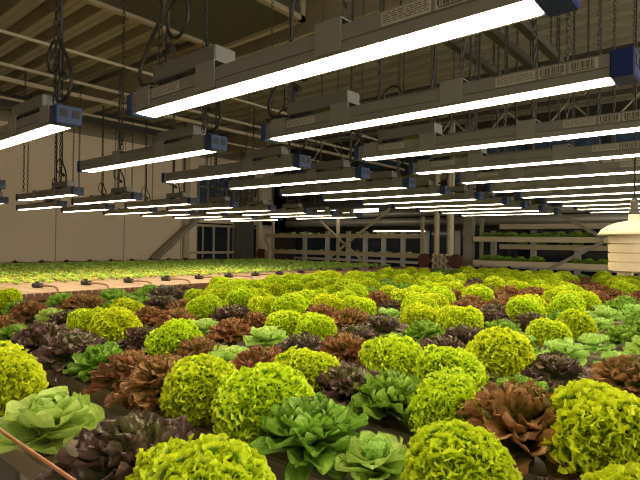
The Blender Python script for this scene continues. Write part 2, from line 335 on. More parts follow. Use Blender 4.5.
# glowing tube lamps over the seedling rack
r = MB().box(-9.0, -6.0, 8.93, 9.03, Z(.735), Z(.775)).build('tube_lamp', MT['housing']); tag(r, 'long bright tube lamp hung above the back seedling rack', 'lamp')
MB().tube([(-8.97, 8.98, Z(.70)), (-6.03, 8.98, Z(.70))], .036, 10).build('lit_tube', MT['lit_tube'], r, True)
for x in (-8.3, -6.4): MB().tube([(x, 8.98, Z(.77)), (x, 8.98, ZC)], .005, 5).build('hanger_rod', MT['chain'], r)
r = MB().box(-6.4, -5.1, 9.33, 9.38, Z(.275), Z(.30)).build('tube_lamp', MT['housing']); tag(r, 'small bright tube lamp behind the right end of the upper seedling tray', 'lamp')
MB().tube([(-6.38, 9.355, Z(.265)), (-5.12, 9.355, Z(.265))], .009, 8).build('lit_tube', MT['lit_tube'], r, True)
for x in (-6.2, -5.3): MB().tube([(x, 9.355, Z(.30)), (x, 9.355, ZC)], .004, 5).build('hanger_rod', MT['chain'], r)

# ------------------------------------------------------------------ conveyor ends: brown wheels on pale frames
def drive(x, y, lab, sg=1):
    r = empty('conveyor_drive', (x, y, 0)); tag(r, lab, 'conveyor drive')
    w = MB(); n = 20
    pr = [(.13*math.cos(2*PI*k/n), .13*math.sin(2*PI*k/n)) for k in range(n)]
    w.prism_y([(a, Z(-.30)+b) for a, b in pr], -.05, .05); w.build('drive_wheel', MT['wheel'], r)
    f = MB() if sg > 0 else MB()
    f.box(.17, .20, -.05, .05, 0, Z(-.17)).box(.27, .30, -.05, .05, 0, Z(-.17)).box(.17, .30, -.05, .05, Z(-.24), Z(-.21)).box(.17, .30, -.05, .05, Z(-.36), Z(-.33)).box(-.05, .17, -.02, .02, Z(-.315), Z(-.285))
    f.v = [(v[0]*sg, v[1], v[2]) for v in f.v]
    if sg < 0: f.f = [tuple(reversed(q)) for q in f.f]
    f.build('support_frame', MT['post'], r)
    return r
drive(-4.60, 8.42, 'brown conveyor wheel on a pale frame left of the round posts')
r = drive(-3.98, 8.42, 'brown conveyor wheel on a pale frame right of the round posts', -1)
r = drive(-9.05, 8.50, 'brown conveyor wheel on a pale frame at the seedling bed corner')

# ================================================================== GROWING BEDS
GX0, GX1 = -4.18, 1.3
YS = [0.57, 0.97, 1.34]+[1.72+.37*k for k in range(18)]      # planting lines of the mixed field
def gutter_mesh(x0, x1, w=.10, h=.075, holes=None):
    g = MB().prism_x([(-w/2+.01, -h), (w/2-.01, -h), (w/2, -.006), (w/2-.006, 0), (-w/2+.006, 0), (-w/2, -.006)], x0, x1)
    for sgn in (-1, 1): g.box(x0, x1, sgn*w/2-.004, sgn*w/2+.004, -.012, -.003)
    return g
gme = gutter_mesh(GX0, GX1).mesh('growing_gutter', MT['gutter'])
hm = MB()
for k in range(20): hm.lathe([(.022, .0), (.022, .0015)], 10, (GX0+.12+k*.26, 0, 0))
hme = hm.mesh('planting_hole', MT['hole'])
for i, y in enumerate(YS):
    g = link_mesh('growing_gutter', gme, None, (0, y, Z(-.55)))
    tag(g, 'beige plant gutter under the %s lettuce line, counted from the front' % ordw(i+1), 'gutter', 'growing gutters of the mixed lettuce field')
# low spare gutter between the two nearest lines
g = gutter_mesh(GX0, GX1, .13).build('growing_gutter', MT['gutter'], None, False, (0, .775, Z(-.63)))
tag(g, 'low beige gutter with empty planting holes between the two nearest lettuce lines', 'gutter')
hl = MB().lathe([(.012, .0), (.012, .0015)], 8).mesh('planting_hole', MT['hole'])
for k in range(16): link_mesh('planting_hole', hl, g, (-2.75+.075*k, (-.03 if k % 2 else .03), 0))
# frame carrying the field gutters
r = empty('bed_frame', (0, 0, 0)); tag(r, 'grey steel frame carrying the gutters of the mixed lettuce field', 'bed frame')
for x in (-4.05, -2.6, -1.0, .6):
    MB().box(x-.03, x+.03, .88, 8.3, Z(-.70), Z(-.628)).build('side_rail' if x in (-4.05, .6) else 'middle_rail', MT['steel'], r)
    MB().box(x-.02, x+.02, .55, .59, 0, Z(-.628)).build('front_leg', MT['steel'], r)
    for y in (.95, 2.3, 4.3, 6.3, 8.1): MB().box(x-.03, x+.03, y-.03, y+.03, 0, Z(-.70)).build('leg', MT['steel'], r)

# ------------------------------------------------------------------ seedling bed (left): gutters packed side by side
BX0, BX1 = -9.0, -4.37
P = .142
g1 = MB(); zt = 0
g1.prism_x([(-.066, -.05), (.066, -.05), (.068, -.004), (.064, 0), (-.064, 0), (-.068, -.004)], BX0, BX1-.03)
sg_me = g1.mesh('seedling_gutter', MT['gutter_white'])
g2 = MB().prism_x([(-.05, -.062), (.05, -.062), (.060, -.012), (.045, .004), (-.045, .004), (-.060, -.012)], BX1-.03, BX1)
ge_me = g2.mesh('gutter_end', MT['gutter_end'])
ge2 = MB().prism_x([(-.05, -.062), (.05, -.062), (.060, -.012), (.045, .004), (-.045, .004), (-.060, -.012)], BX0-.03, BX0).mesh('gutter_end', MT['gutter_end'])
ys = [1.0+P*k for k in range(52)]
for i, y in enumerate(ys):
    g = link_mesh('seedling_gutter', sg_me, None, (0, y, Z(-.44)))
    tag(g, 'cream seedling gutter packed side by side with its twins in the left bed', 'gutter', 'seedling gutters of the left bed')
r = empty('bed_frame', (0, 0, 0)); tag(r, 'steel frame carrying the packed seedling gutters of the left bed', 'bed frame')
for x in (-4.6, -6.7, -8.8):
    MB().box(x-.03, x+.03, .9, 8.35, Z(-.57), Z(-.495)).build('rail', MT['steel'], r)
    for y in (1.0, 3.4, 5.8, 8.2): MB().box(x-.03, x+.03, y-.03, y+.03, 0, Z(-.57)).build('leg', MT['steel'], r)
# narrow bed along the wall
for nm, (x0, x1) in {'a': (-10.26, -9.22)}.items():
    m = MB().prism_x([(-.066, -.05), (.066, -.05), (.068, -.004), (.064, 0), (-.064, 0), (-.068, -.004)], x0, x1-.03).mesh('seedling_gutter', MT['gutter_white'])
    me2 = None
    for i in range(42):
        g = link_mesh('seedling_gutter', m, None, (0, 2.2+P*i, Z(-.44)))
        tag(g, 'short cream gutter of the narrow bed along the cream wall', 'gutter', 'short gutters of the bed along the wall')
r = MB().box(-10.22, -10.12, 2.1, 8.1, Z(-.56), Z(-.49)).box(-9.5, -9.4, 2.1, 8.1, Z(-.56), Z(-.49)).build('bed_frame', MT['steel']); tag(r, 'steel frame under the narrow bed along the cream wall', 'bed frame')
for x in (-10.17, -9.45):
    for y in (2.2, 5, 7.9): MB().box(x-.03, x+.03, y-.03, y+.03, 0, Z(-.56)).build('leg', MT['steel'], r)

def chain_rail(x, y0, y1, lab):
    top = []; y = y0; z0 = Z(-.462)
    while y < y1-.05: top += [(y, z0), (y+.006, z0+.022), (y+.034, z0+.022), (y+.040, z0)]; y += .058
    vs = []; n = len(top)
    for (y, z) in top: vs += [(x-.014, y, Z(-.495)), (x+.014, y, Z(-.495)), (x+.014, y, z), (x-.014, y, z)]
    fs = [(3, 2, 1, 0), (4*n-4, 4*n-3, 4*n-2, 4*n-1)]
    for i in range(n-1):
        for k in range(4): l = (k+1) % 4; fs.append((4*i+k, 4*i+l, 4*i+4+l, 4*i+4+k))
    r = MB().add(vs, fs).build('conveyor_chain', MT['gutter_end']); tag(r, lab, 'conveyor chain')
    for yy in (y0+.1, (y0+y1)/2, y1-.2): MB().box(x-.012, x+.012, yy-.012, yy+.012, 0, Z(-.495)).build('chain_support', MT['steel'], r)
    return r
chain_rail(BX1+.016, .95, 8.35, 'brown toothed conveyor chain along the near edge of the seedling bed')
chain_rail(-9.19, 2.1, 8.15, 'brown toothed conveyor chain between seedling bed and narrow wall bed')
# drip emitters: black valve with a brown hose reaching the bed edge
def emitter():
    r = empty('drip_valve', (0, 0, 0))
    MB().bevbox(-.05, .03, -.028, .028, 0, .03, .006).build('valve_body', MT['black'], r)
    MB().tube([(-.015, 0, .028), (-.015, 0, .042)], .012, 8).build('valve_knob', MT['black'], r)
    pts = [(.03, 0, .014), (.18, .005, .022), (.34, .0, .024), (.43, -.01, .018), (.47, -.015, -.01), (.48, -.02, -.07)]
    MB().tube(pts, .007, 6).build('drip_hose', MT['brownpipe'], r, True)
    return r
ep = emitter(); tag(ep, 'x', 'drip valve')
eps = []
for i in range(16):
    o = ep if i == 0 else copy_tree(ep); o.location = (-4.86, 1.42+.436*i, Z(-.44)); o.scale = (1, 1.35, 1.35); eps.append(o)
    tag(o, 'black drip valve with hose, %s along the near edge of the seedling bed' % (ordw(i+1)+' from left'), 'drip valve', 'drip valves on the seedling bed edge')
for i in range(11):
    o = copy_tree(ep); o.location = (-9.72, 2.9+.436*i, Z(-.44))
    tag(o, 'black drip valve, %s on the narrow bed before the cream wall' % (ordw(i+1)+' from left'), 'drip valve', 'drip valves on the wall bed')

# ================================================================== LETTUCES
rng = np.random.default_rng(11)
def leaf(mb, base, az, el, Lh, W, bend, nu=6, nv=7, cup=0.15, ruf=0.0, freq=3.0, prof=None, lobe=0.0, tipruf=0.0, roll=0.0, e0=0.0):
    """one leaf blade: starts at base, leaves at elevation el, curves by bend (radians, + is upward/inward)"""
    base = np.array(base, float); ca, sa = math.cos(az), math.sin(az); out = np.array([ca, sa, 0]); side = np.array([-sa, ca, 0]); up = np.array([0, 0, 1.])
    ph = rng.uniform(0, 2*PI); ph2 = rng.uniform(0, 2*PI); p = base.copy(); th = el; vs = []; es = []; ds = Lh/nv
    rr = rng.uniform(0, 1)
    for j in range(nv+1):
        v = 1-(1-j/nv)**1.5; dvv = (1-(1-(j+1)/nv)**1.5 if j < nv else 1)-v
        d = out*math.cos(th)+up*math.sin(th); nrm = -out*math.sin(th)+up*math.cos(th)
        w = W*(prof(v) if prof else (math.sin(PI*min(1, .12+.80*v))**.7)) * (1+lobe*math.sin(2*PI*3.2*v+ph2))
        sd = side*math.cos(roll)+nrm*math.sin(roll)
        for i in range(nu+1):
            u = -1+2*i/nu
            q = p+sd*u*w+nrm*(cup*W*u*u)
            if ruf: q = q+nrm*ruf*abs(u)**2*v*math.sin(freq*2*PI*v+ph+(1.3 if u > 0 else 0))
            if tipruf: wf = min(1, w/W); q = q+wf*(nrm*tipruf*v**2*math.sin(freq*PI*u+ph2)+d*tipruf*.5*v**2*math.cos(freq*1.6*PI*u+ph))
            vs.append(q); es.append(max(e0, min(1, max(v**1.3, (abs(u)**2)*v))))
        p = p+d*Lh*dvv; th += bend*dvv
    n = nu+1
    mb.add(vs, [(j*n+i, j*n+i+1, (j+1)*n+i+1, (j+1)*n+i) for j in range(nv) for i in range(nu)], es, rr)

def lm(): m = MB(); m.attr = True; return m
def rounded(v): return (.34+.66*(v/.62)**.8) if v < .62 else max(.10, math.sqrt(max(0, 1-((v-.62)/.385)**2)))
def frilly():            # loose dome packed with crimped leaf margins
    m = lm(); N = 1080
    lob = [(rng.uniform(0, 2*PI), rng.uniform(.1, 1.3), rng.uniform(.7, 1.1)) for _ in range(9)]
    for k in range(N):
        t = (k+.5)/N; el = math.asin(1-1.42*t); az = k*2.399963+rng.uniform(-.25, .25)
        dirv = np.array([math.cos(az)*math.cos(el), math.sin(az)*math.cos(el), math.sin(el)])
        bump = .94
        for (la, le, sx) in lob:
            ld = np.array([math.cos(la)*math.cos(le), math.sin(la)*math.cos(le), math.sin(le)]); bump += .11*sx*max(0, dirv@ld-.82)/.18
        R = np.array([.124, .124, .108])*bump*rng.uniform(.82, 1.05)*(1 if el > -.05 else 1+.55*(el+.05))
        c = dirv*R; c[2] += .055
        rad = rng.uniform(.0075, .0125)
        dv = dirv+rng.normal(size=3)*.22; dv /= np.linalg.norm(dv)
        tg = np.cross(dv, rng.normal(size=3)); tg /= np.linalg.norm(tg); nn = np.cross(dv, tg)
        root = c-dv*rad*1.5; rr = rng.uniform(0, 1); nu = 8; f = rng.uniform(1.8, 2.8); ph = rng.uniform(0, 6.28); am = rad*rng.uniform(.35, .6)
        vs = []; es = []
        for j, v in enumerate((.05, .62, 1.04)):
            for i in range(nu+1):
                a = -1.6+3.2*i/nu
                q = root+(dv*math.cos(a*.75)+tg*math.sin(a*.75)*1.35)*rad*1.7*v + nn*am*(v**2)*math.sin(f*2*a+ph)+dv*am*.5*(v**3)*math.sin(f*4.3*a+ph*2)
                vs.append(q); es.append((v*.95 if j else -.5) * (1 if el > -.15 else .75))  # frill roots and low fans coloured darker, painting shade into the gaps
        n = nu+1
        m.add(vs, [(j*n+i, j*n+i+1, (j+1)*n+i+1, (j+1)*n+i) for j in range(2) for i in range(nu)], es, rr)
    for k in range(14): leaf(m, (0, 0, .01), k*2.4, rng.uniform(.0, .5), .118, .04, .5, 6, 5, .2, .012, 3, e0=0)
    return m
def layered(n, rmax, W0, lobe=0.0, tipr=.006, ruf=.008, bend=(.2, .9), zs=1.0, nu=10, nv=9, freq=3.0, cup=.35):
    m = lm()
    for k in range(n):
        t = (k+.5)/n                      # 0 = heart, 1 = outermost
        az = k*2.399963+rng.uniform(-.3, .3); el = (1.38-1.30*t**.85)+rng.uniform(-.14, .14)
        Lh = (.070+.065*t)*rmax/.13*rng.uniform(.86, 1.1); W = W0*(.60+.5*t)*rng.uniform(.85, 1.15)
        r0 = .022*t
        b = -rng.uniform(*bend)*(.4+.6*t) if rng.uniform() < .85 else .3
        leaf(m, (r0*math.cos(az), r0*math.sin(az), .018+.045*(1-t)*zs), az, el*zs, Lh, W, b, nu, nv, cup, ruf, freq, rounded, lobe, tipr, rng.uniform(-.4, .4))
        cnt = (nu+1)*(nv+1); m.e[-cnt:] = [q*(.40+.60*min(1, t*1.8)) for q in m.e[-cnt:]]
    return m
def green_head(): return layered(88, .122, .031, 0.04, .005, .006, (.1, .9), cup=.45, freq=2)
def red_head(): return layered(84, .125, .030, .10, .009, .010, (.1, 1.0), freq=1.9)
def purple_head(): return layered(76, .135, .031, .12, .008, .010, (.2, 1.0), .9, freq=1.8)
def butter_parts():
    a = lm(); b = lm()
    kw = dict(nu=10, nv=10)
    for k in range(9): leaf(a, (0, 0, .012), k*2.399963+rng.uniform(-.15, .15), rng.uniform(.25, .50), .118*rng.uniform(.9, 1.1), .050, -rng.uniform(.3, .8), 10, 10, .42, .006, 1.3, rounded, 0, .004, rng.uniform(-.2, .2))
    for k in range(8): leaf(a, (0, 0, .03), k*2.399963+1, rng.uniform(.65, .95), .094*rng.uniform(.9, 1.1), .046, -rng.uniform(.4, 1.0), 10, 10, .50, .007, 1.4, rounded, 0, .005, rng.uniform(-.25, .25))
    for k in range(9): leaf(b, (0, 0, .035), k*2.399963+.4, rng.uniform(.95, 1.25), .078*rng.uniform(.85, 1.05), .036, rng.uniform(-.6, .3), 10, 10, .55, .007, 1.6, rounded, 0, .007, rng.uniform(-.35, .35))
    for k in range(6): leaf(b, (0, 0, .04), k*2.399963+.4, rng.uniform(1.2, 1.5), .060*rng.uniform(.85, 1.1), .026, rng.uniform(-.3, .8), 10, 10, .6, .006, 2, rounded, 0, .006, rng.uniform(-.5, .5))
    return a, b
plug_me = MB().lathe([(.018, -.03), (.024, -.004), (.024, .004), (.012, .014), (.008, .03)], 12).mesh('root_plug', MT['plug'])
KINDS = {}
for kind, fn, nvar in (('lime', frilly, 4), ('green', green_head, 3), ('red', red_head, 3), ('purple', purple_head, 3)):
    KINDS[kind] = [fn().mesh('leaves', MT[kind], True) for _ in range(nvar)]
bp = []; bj = []
for _ in range(3):
    a, b = butter_parts(); bp.append((a.mesh('outer_leaves', MT['butter'], True), b.mesh('heart_leaves', MT['butter'], True)))
    j = lm(); j.add(a.v, a.f, a.e, 0); j.r = list(a.r); j.add(b.v, b.f, b.e, 0); j.r = list(a.r)+list(b.r); bj.append(j.mesh('leaves', MT['butter'], True))
KINDS['butter'] = bj
NAME = {'lime': 'frilly_lettuce', 'green': 'green_leaf_lettuce', 'red': 'red_lettuce', 'purple': 'purple_lettuce', 'butter': 'butterhead_lettuce'}
LOOK = {'lime': 'bright lime frilly lettuce', 'green': 'dark green rosette lettuce', 'red': 'reddish brown oakleaf lettuce', 'purple': 'dark purple leaf lettuce', 'butter': 'pale green butterhead lettuce'}
SHORT = {'lime': 'lime', 'green': 'green', 'red': 'reddish', 'purple': 'purple', 'butter': 'pale butterhead'}
GRP = {'lime': 'lime frilly lettuces of the mixed field', 'green': 'green rosette lettuces of the mixed field', 'red': 'reddish oakleaf lettuces of the mixed field', 'purple': 'purple lettuces of the mixed field', 'butter': 'pale butterheads of the mixed field'}
def head(kind, x, y, z, s, near):
    v = random.randrange(len(KINDS[kind])); rz = random.uniform(0, 2*PI)
    if near:
        o = empty(NAME[kind], (x, y, z))
        if kind == 'butter': link_mesh('outer_leaves', bp[v][0], o); link_mesh('heart_leaves', bp[v][1], o)
        else: link_mesh('leaves', KINDS[kind][v], o)
        link_mesh('root_plug', plug_me, o)
    else: o = link_mesh(NAME[kind], KINDS[kind][v], None, (x, y, z))
    o.scale = (s, s, s*random.uniform(.93, 1.05)); o.rotation_euler = (random.uniform(-.10, .10), random.uniform(-.10, .10), rz)
    return o

# planting plan: nearest three lines by their order, the others by patches of the same kind
PLAN = {
 0: [(-1.75, 'lime', 1.12), (-1.375, 'butter', 1.2), (-.99, 'purple', 1.2), (-.735, 'lime', 1.05), (-.47, 'green', .9)],
 1: [],
 2: [],
}
def X_at(px, Y): return Y*math.tan(YAW+math.atan((px-320)/F_PX))
L1 = [(-2, 'red', .95), (22, 'green', .85), (48, 'purple', 1.1), (78, 'purple', 1.15), (106, 'green', .9), (138, 'red', 1.05), (170, 'red', 1.1), (207, 'lime', .98), (266, 'lime', 1.05), (318, 'green', 1.05), (383, 'butter', .80), (462, 'lime', .9), (553, 'purple', .7), (640, 'lime', .9)]
L2 = [(4, 'lime', .85), (18, 'green', .8), (34, 'red', .9), (50, 'butter', .8), (70, 'purple', .85), (92, 'lime', .85), (118, 'lime', 1.0), (148, 'purple', .85), (176, 'lime', .95), (203, 'red', .85), (230, 'butter', .95), (264, 'red', .95), (308, 'lime', .95), (350, 'purple', 1.0), (396, 'green', 1.0), (452, 'lime', .85), (525, 'red', 1.3), (612, 'lime', 1.12), (700, 'green', 1)]
PLAN[1] = [(X_at(a, YS[1]), b, c*1.07) for a, b, c in L1]
PLAN[2] = [(X_at(a, YS[2]), b, c*1.08) for a, b, c in L2]
PATCH = [(145,302,'lime'),(165,312,'red'),(198,300,'lime'),(205,312,'butter'),(235,335,'red'),(225,318,'red'),(240,320,'red'),(270,345,'green'),(262,338,'green'),(290,325,'butter'),(290,340,'butter'),(305,330,'purple'),
 (325,345,'red'),(345,345,'red'),(347,330,'butter'),(360,362,'butter'),(405,360,'lime'),(455,370,'lime'),(497,362,'butter'),(525,370,'green'),(500,385,'green'),(545,392,'green'),(590,385,'purple'),(565,378,'purple'),(625,400,'red'),
 (237,290,'lime'),(262,290,'lime'),(280,305,'lime'),(262,297,'lime'),(312,292,'lime'),(295,290,'lime'),(285,280,'lime'),(352,302,'lime'),(335,315,'red'),(320,308,'red'),(385,300,'purple'),(375,308,'butter'),(390,322,'purple'),(375,335,'purple'),
 (412,300,'lime'),(412,292,'lime'),(432,314,'lime'),(455,320,'lime'),(410,332,'green'),(455,338,'purple'),(430,328,'green'),(480,330,'purple'),(520,325,'green'),(500,345,'green'),(540,318,'lime'),(575,322,'lime'),(520,303,'lime'),(556,300,'lime'),
 (580,305,'lime'),(618,312,'lime'),(525,285,'lime'),(560,288,'lime'),(500,279,'lime'),(550,278,'lime'),(510,308,'purple'),(490,292,'red'),(500,285,'red'),(550,335,'butter'),(570,350,'butter'),(620,340,'butter'),(630,352,'butter'),(590,345,'green'),
 (600,330,'butter'),(585,287,'red'),(600,292,'red'),(612,297,'green'),(620,282,'lime'),(340,280,'lime'),(365,281,'lime'),(395,290,'green'),(378,283,'green'),(420,278,'lime'),(450,285,'lime'),(440,290,'lime'),(395,276,'lime'),(470,275,'lime'),(445,272,'green'),
 (465,300,'red'),(475,292,'lime'),(460,310,'green'),(300,310,'red'),(330,297,'lime'),(350,318,'red'),(365,295,'red'),(125,295,'green'),(85,298,'red'),(55,300,'green'),(30,303,'lime'),(170,292,'purple'),(150,290,'green'),(215,298,'lime'),(200,325,'purple'),
 (270,318,'red'),(250,307,'red'),(600,360,'green'),(630,370,'green'),(575,335,'green'),(540,345,'green'),(635,320,'green'),(590,315,'butter'),(510,318,'green'),(565,312,'green'),(535,295,'red'),(635,292,'red'),(610,305,'butter'),(480,283,'purple')]
ZG = Z(-.54)
allheads = []
for i, y in enumerate(YS):
    if i in PLAN:
        for (x, k, s) in PLAN[i]: allheads.append((i, x, y+random.uniform(-.02, .02), k, s))
    else:
        x = -4.08+random.uniform(0, .15)
        while x < -.146*y+.5:
            f = to_frame(x, y, ZG+.12)
            xx = x
            if f and -25 < f[0] < 700:
                best = min(PATCH, key=lambda p: ((p[0]-f[0])/1.6)**2+((p[1]-f[1])*1.9)**2)
                k = best[2]
                dd = math.hypot((best[0]-f[0])/1.6, (best[1]-f[1])*1.9)
                if (i > 3 and random.random() < .12) or dd > 22: k = random.choices(['lime', 'red', 'green', 'butter', 'purple'], [.36, .2, .18, .12, .14])[0]
                yy = y+random.uniform(-.035, .035)
                s = {'lime': 1.0, 'red': .98, 'green': .95, 'butter': .95, 'purple': 1.0}[k]*random.uniform(.9, 1.14)
                allheads.append((i, xx, yy, k, s))
            x += .245+random.uniform(-.02, .02)
# labels
rows = {}
for h in allheads: rows.setdefault(h[0], []).append(h)
for i, hs in rows.items():
    hs.sort(key=lambda h: h[1]); vis = 0; same = {}
    for n, (ri, x, y, k, s) in enumerate(hs):
        o = head(k, x, y, ZG+.005, s, i < 4)
        f = to_frame(x, y, ZG+.1)
        same[k] = same.get(k, 0)+1; vis += 1
        nl = hs[n-1][3] if n else None; nr = hs[n+1][3] if n+1 < len(hs) else None
        if i <= 9:
            nb = ('between %s and %s ones' % (SHORT[nl], SHORT[nr])) if nl and nr and nl != nr else ('between two %s ones' % SHORT[nl] if nl and nr else 'at the end')
            lab = '%s %s, %s from left in %s row' % (LOOK[k], nb, ordw(vis), ordw(i+1))
            if len(lab.split()) > 16: lab = '%s, %s from left in %s row' % (LOOK[k], ordw(vis), ordw(i+1))
        else:
            lab = '%s among the small far lettuces at the back of the mixed field' % LOOK[k]
        tag(o, lab, 'lettuce', GRP[k] if i <= 9 else 'far '+GRP[k])
# low dim lettuces sheltering in the spare gutter
for n, (x, k, s) in enumerate(((-1.72, 'lime', .42), (-1.50, 'green', .5), (-1.28, 'purple', .5), (-1.06, 'green', .55), (-.87, 'green', .5), (-.66, 'purple', .55), (-.42, 'green', .5))):
    o = head(k, x, .775, Z(-.63)+.003, s, True)
    tag(o, 'small dim %s lettuce in the low gutter behind the nearest line, %s from left' % (SHORT[k], ordw(n+1)), 'lettuce', 'dim lettuces in the low gutter')

# ------------------------------------------------------------------ seedlings
def seedling(mb, ox, oy, oz, sc, n=6, nv=3, nu=2):
    a0 = rng.uniform(0, 6.28)
    for k in range(n):
        t = k/n
        leaf(mb, (ox, oy, oz), a0+k*2.4, rng.uniform(.3, .6)+.7*(1-t), (.035+.03*t)*sc, .017*sc, -rng.uniform(.1, .8), nu, nv, .3, .003, 2, lambda v: math.sin(PI*min(1, .15+.75*v)))
sm_ = []
for _ in range(5):
    m = lm(); seedling(m, 0, 0, 0, 1.25, 8, 4, 4); sm_.append(m.mesh('leaves', MT['seedling'], True))
spots = []
for y in ys:
    x = -5.32+random.uniform(-.03, .03)
    while x > BX0+.1:
        f = to_frame(x, y, Z(-.42))
        if f and -6 < f[0] < 646: spots.append((x+random.uniform(-.02, .02), y+random.uniform(-.015, .015), Vector((x, y, 0)).length, f))
        x -= .125
spots.sort(key=lambda s: s[2])
for n, (x, y, d, f) in enumerate(spots[:300]):
    o = link_mesh('lettuce_seedling', random.choice(sm_), None, (x, y, Z(-.44))); s = random.uniform(.75, 1.15)*(0.8+.25*min(1, y/4)); o.scale = (s, s, s); o.rotation_euler = (0, 0, random.uniform(0, 6.28))
    tag(o, 'tiny light green lettuce seedling in the near part of the left bed', 'seedling', 'lettuce seedlings of the left bed')
m = lm()
for (x, y, d, f) in spots[300:]: seedling(m, x, y, Z(-.44), random.uniform(1.1, 1.6), 6, 2, 2)
o = m.build('lettuce_seedlings', MT['seedling'], None, True); tag(o, 'mass of tiny light green seedlings covering the far part of the left bed', 'seedlings', kind='stuff')

# plants on the racks
n = 0
for z, lv in ((.20, 'upper'), (-.19, 'lower')):
    x = -9.15; n = 0
    while x < -5.1:
        n += 1; o = link_mesh('lettuce_seedling', random.choice(sm_), None, (x, 8.99, Z(z)-.015)); s = random.uniform(.5, 1.0); o.scale = (s*1.2, s*1.2, s*1.3); o.rotation_euler = (0, 0, random.uniform(0, 6.28))
        tag(o, 'small green seedling on the %s tray of the back seedling rack, %s from left' % (lv, ordw(n)), 'seedling', 'seedlings on the %s rack tray' % lv); x += random.uniform(.14, .30)
for z, lv in ((.15, 'upper'), (-.27, 'lower')):
    n = 0
    for x in np.arange(-3.65, -.2, .21):
        if lv == 'lower' and (abs(x+2.55) < .16): continue
        n += 1; o = link_mesh('green_leaf_lettuce', KINDS['green'][n % 3], None, (x+random.uniform(-.03, .03), 8.93, Z(z)-.02)); s = random.uniform(.8, 1.15); o.scale = (s, s*.85, s*.8); o.rotation_euler = (0, 0, 0)
        tag(o, 'green lettuce on the %s tray of the right rack, %s from left' % (lv, ordw(n)), 'lettuce', 'lettuces on the %s right rack tray' % lv)
for z, lv in ((.40, 'upper'), (.02, 'lower')):
    n = 0
    for x in np.arange(-3.3, -.1, .33):
        n += 1; o = link_mesh('green_leaf_lettuce', KINDS['green'][n % 3], None, (x+random.uniform(-.05, .05), 9.79, Z(z)-.02)); s = random.uniform(.5, .8); o.scale = (s, s*.8, s)
        tag(o, 'shaded green lettuce on the %s tray of the furthest rack, %s from left' % (lv, ordw(n)), 'lettuce', 'lettuces on the %s tray of the furthest rack' % lv)

# ================================================================== GROW LAMPS
def chain_mesh(length):
    m = MB(); k = 0; z = 0; L = .030
    while z < length:
        pts = []
        for a in range(10):
            t = 2*PI*a/10; p = (.0065*math.cos(t), .0155*math.sin(t)); pts.append((p[0], 0, z+p[1]) if k % 2 else (0, p[0], z+p[1]))
        m.tube(pts, .0024, 4, closed=True); z += .0235; k += 1
    return m.mesh('chain', MT['chain'])
CH = {0: chain_mesh(2.19), 1: chain_mesh(1.76), 2: chain_mesh(1.0)}
def barcode(name, x0, x1, z0, z1, dense, parent):
    y = -.0352
    lb = MB().box(x0, x1, y-.0006, y, z0, z1).build('label', MT['label'], parent)
    b = MB(); r = random.Random(int(x0*1000)); 
    if dense == 'bars':
        x = x0+.004
        while x < x1-.006:
            w = r.choice((.0012, .002, .003)); b.box(x, x+w, y-.0012, y-.0006, z0+.005, z1-.002); x += w+r.choice((.0012, .002, .0028))
        b.box(x0+.006, x1-.006, y-.0012, y-.0006, z0+.0015, z0+.0035)
    else:
        z = z1-.003
        while z > z0+.002:
            x = x0+.004
            while x < x1-.01: w = r.uniform(.004, .014); b.box(x, min(x+w, x1-.003), y-.0012, y-.0006, z-.0012, z); x += w+.003
            z -= .0036
    b.build('printing', MT['ink'], lb)
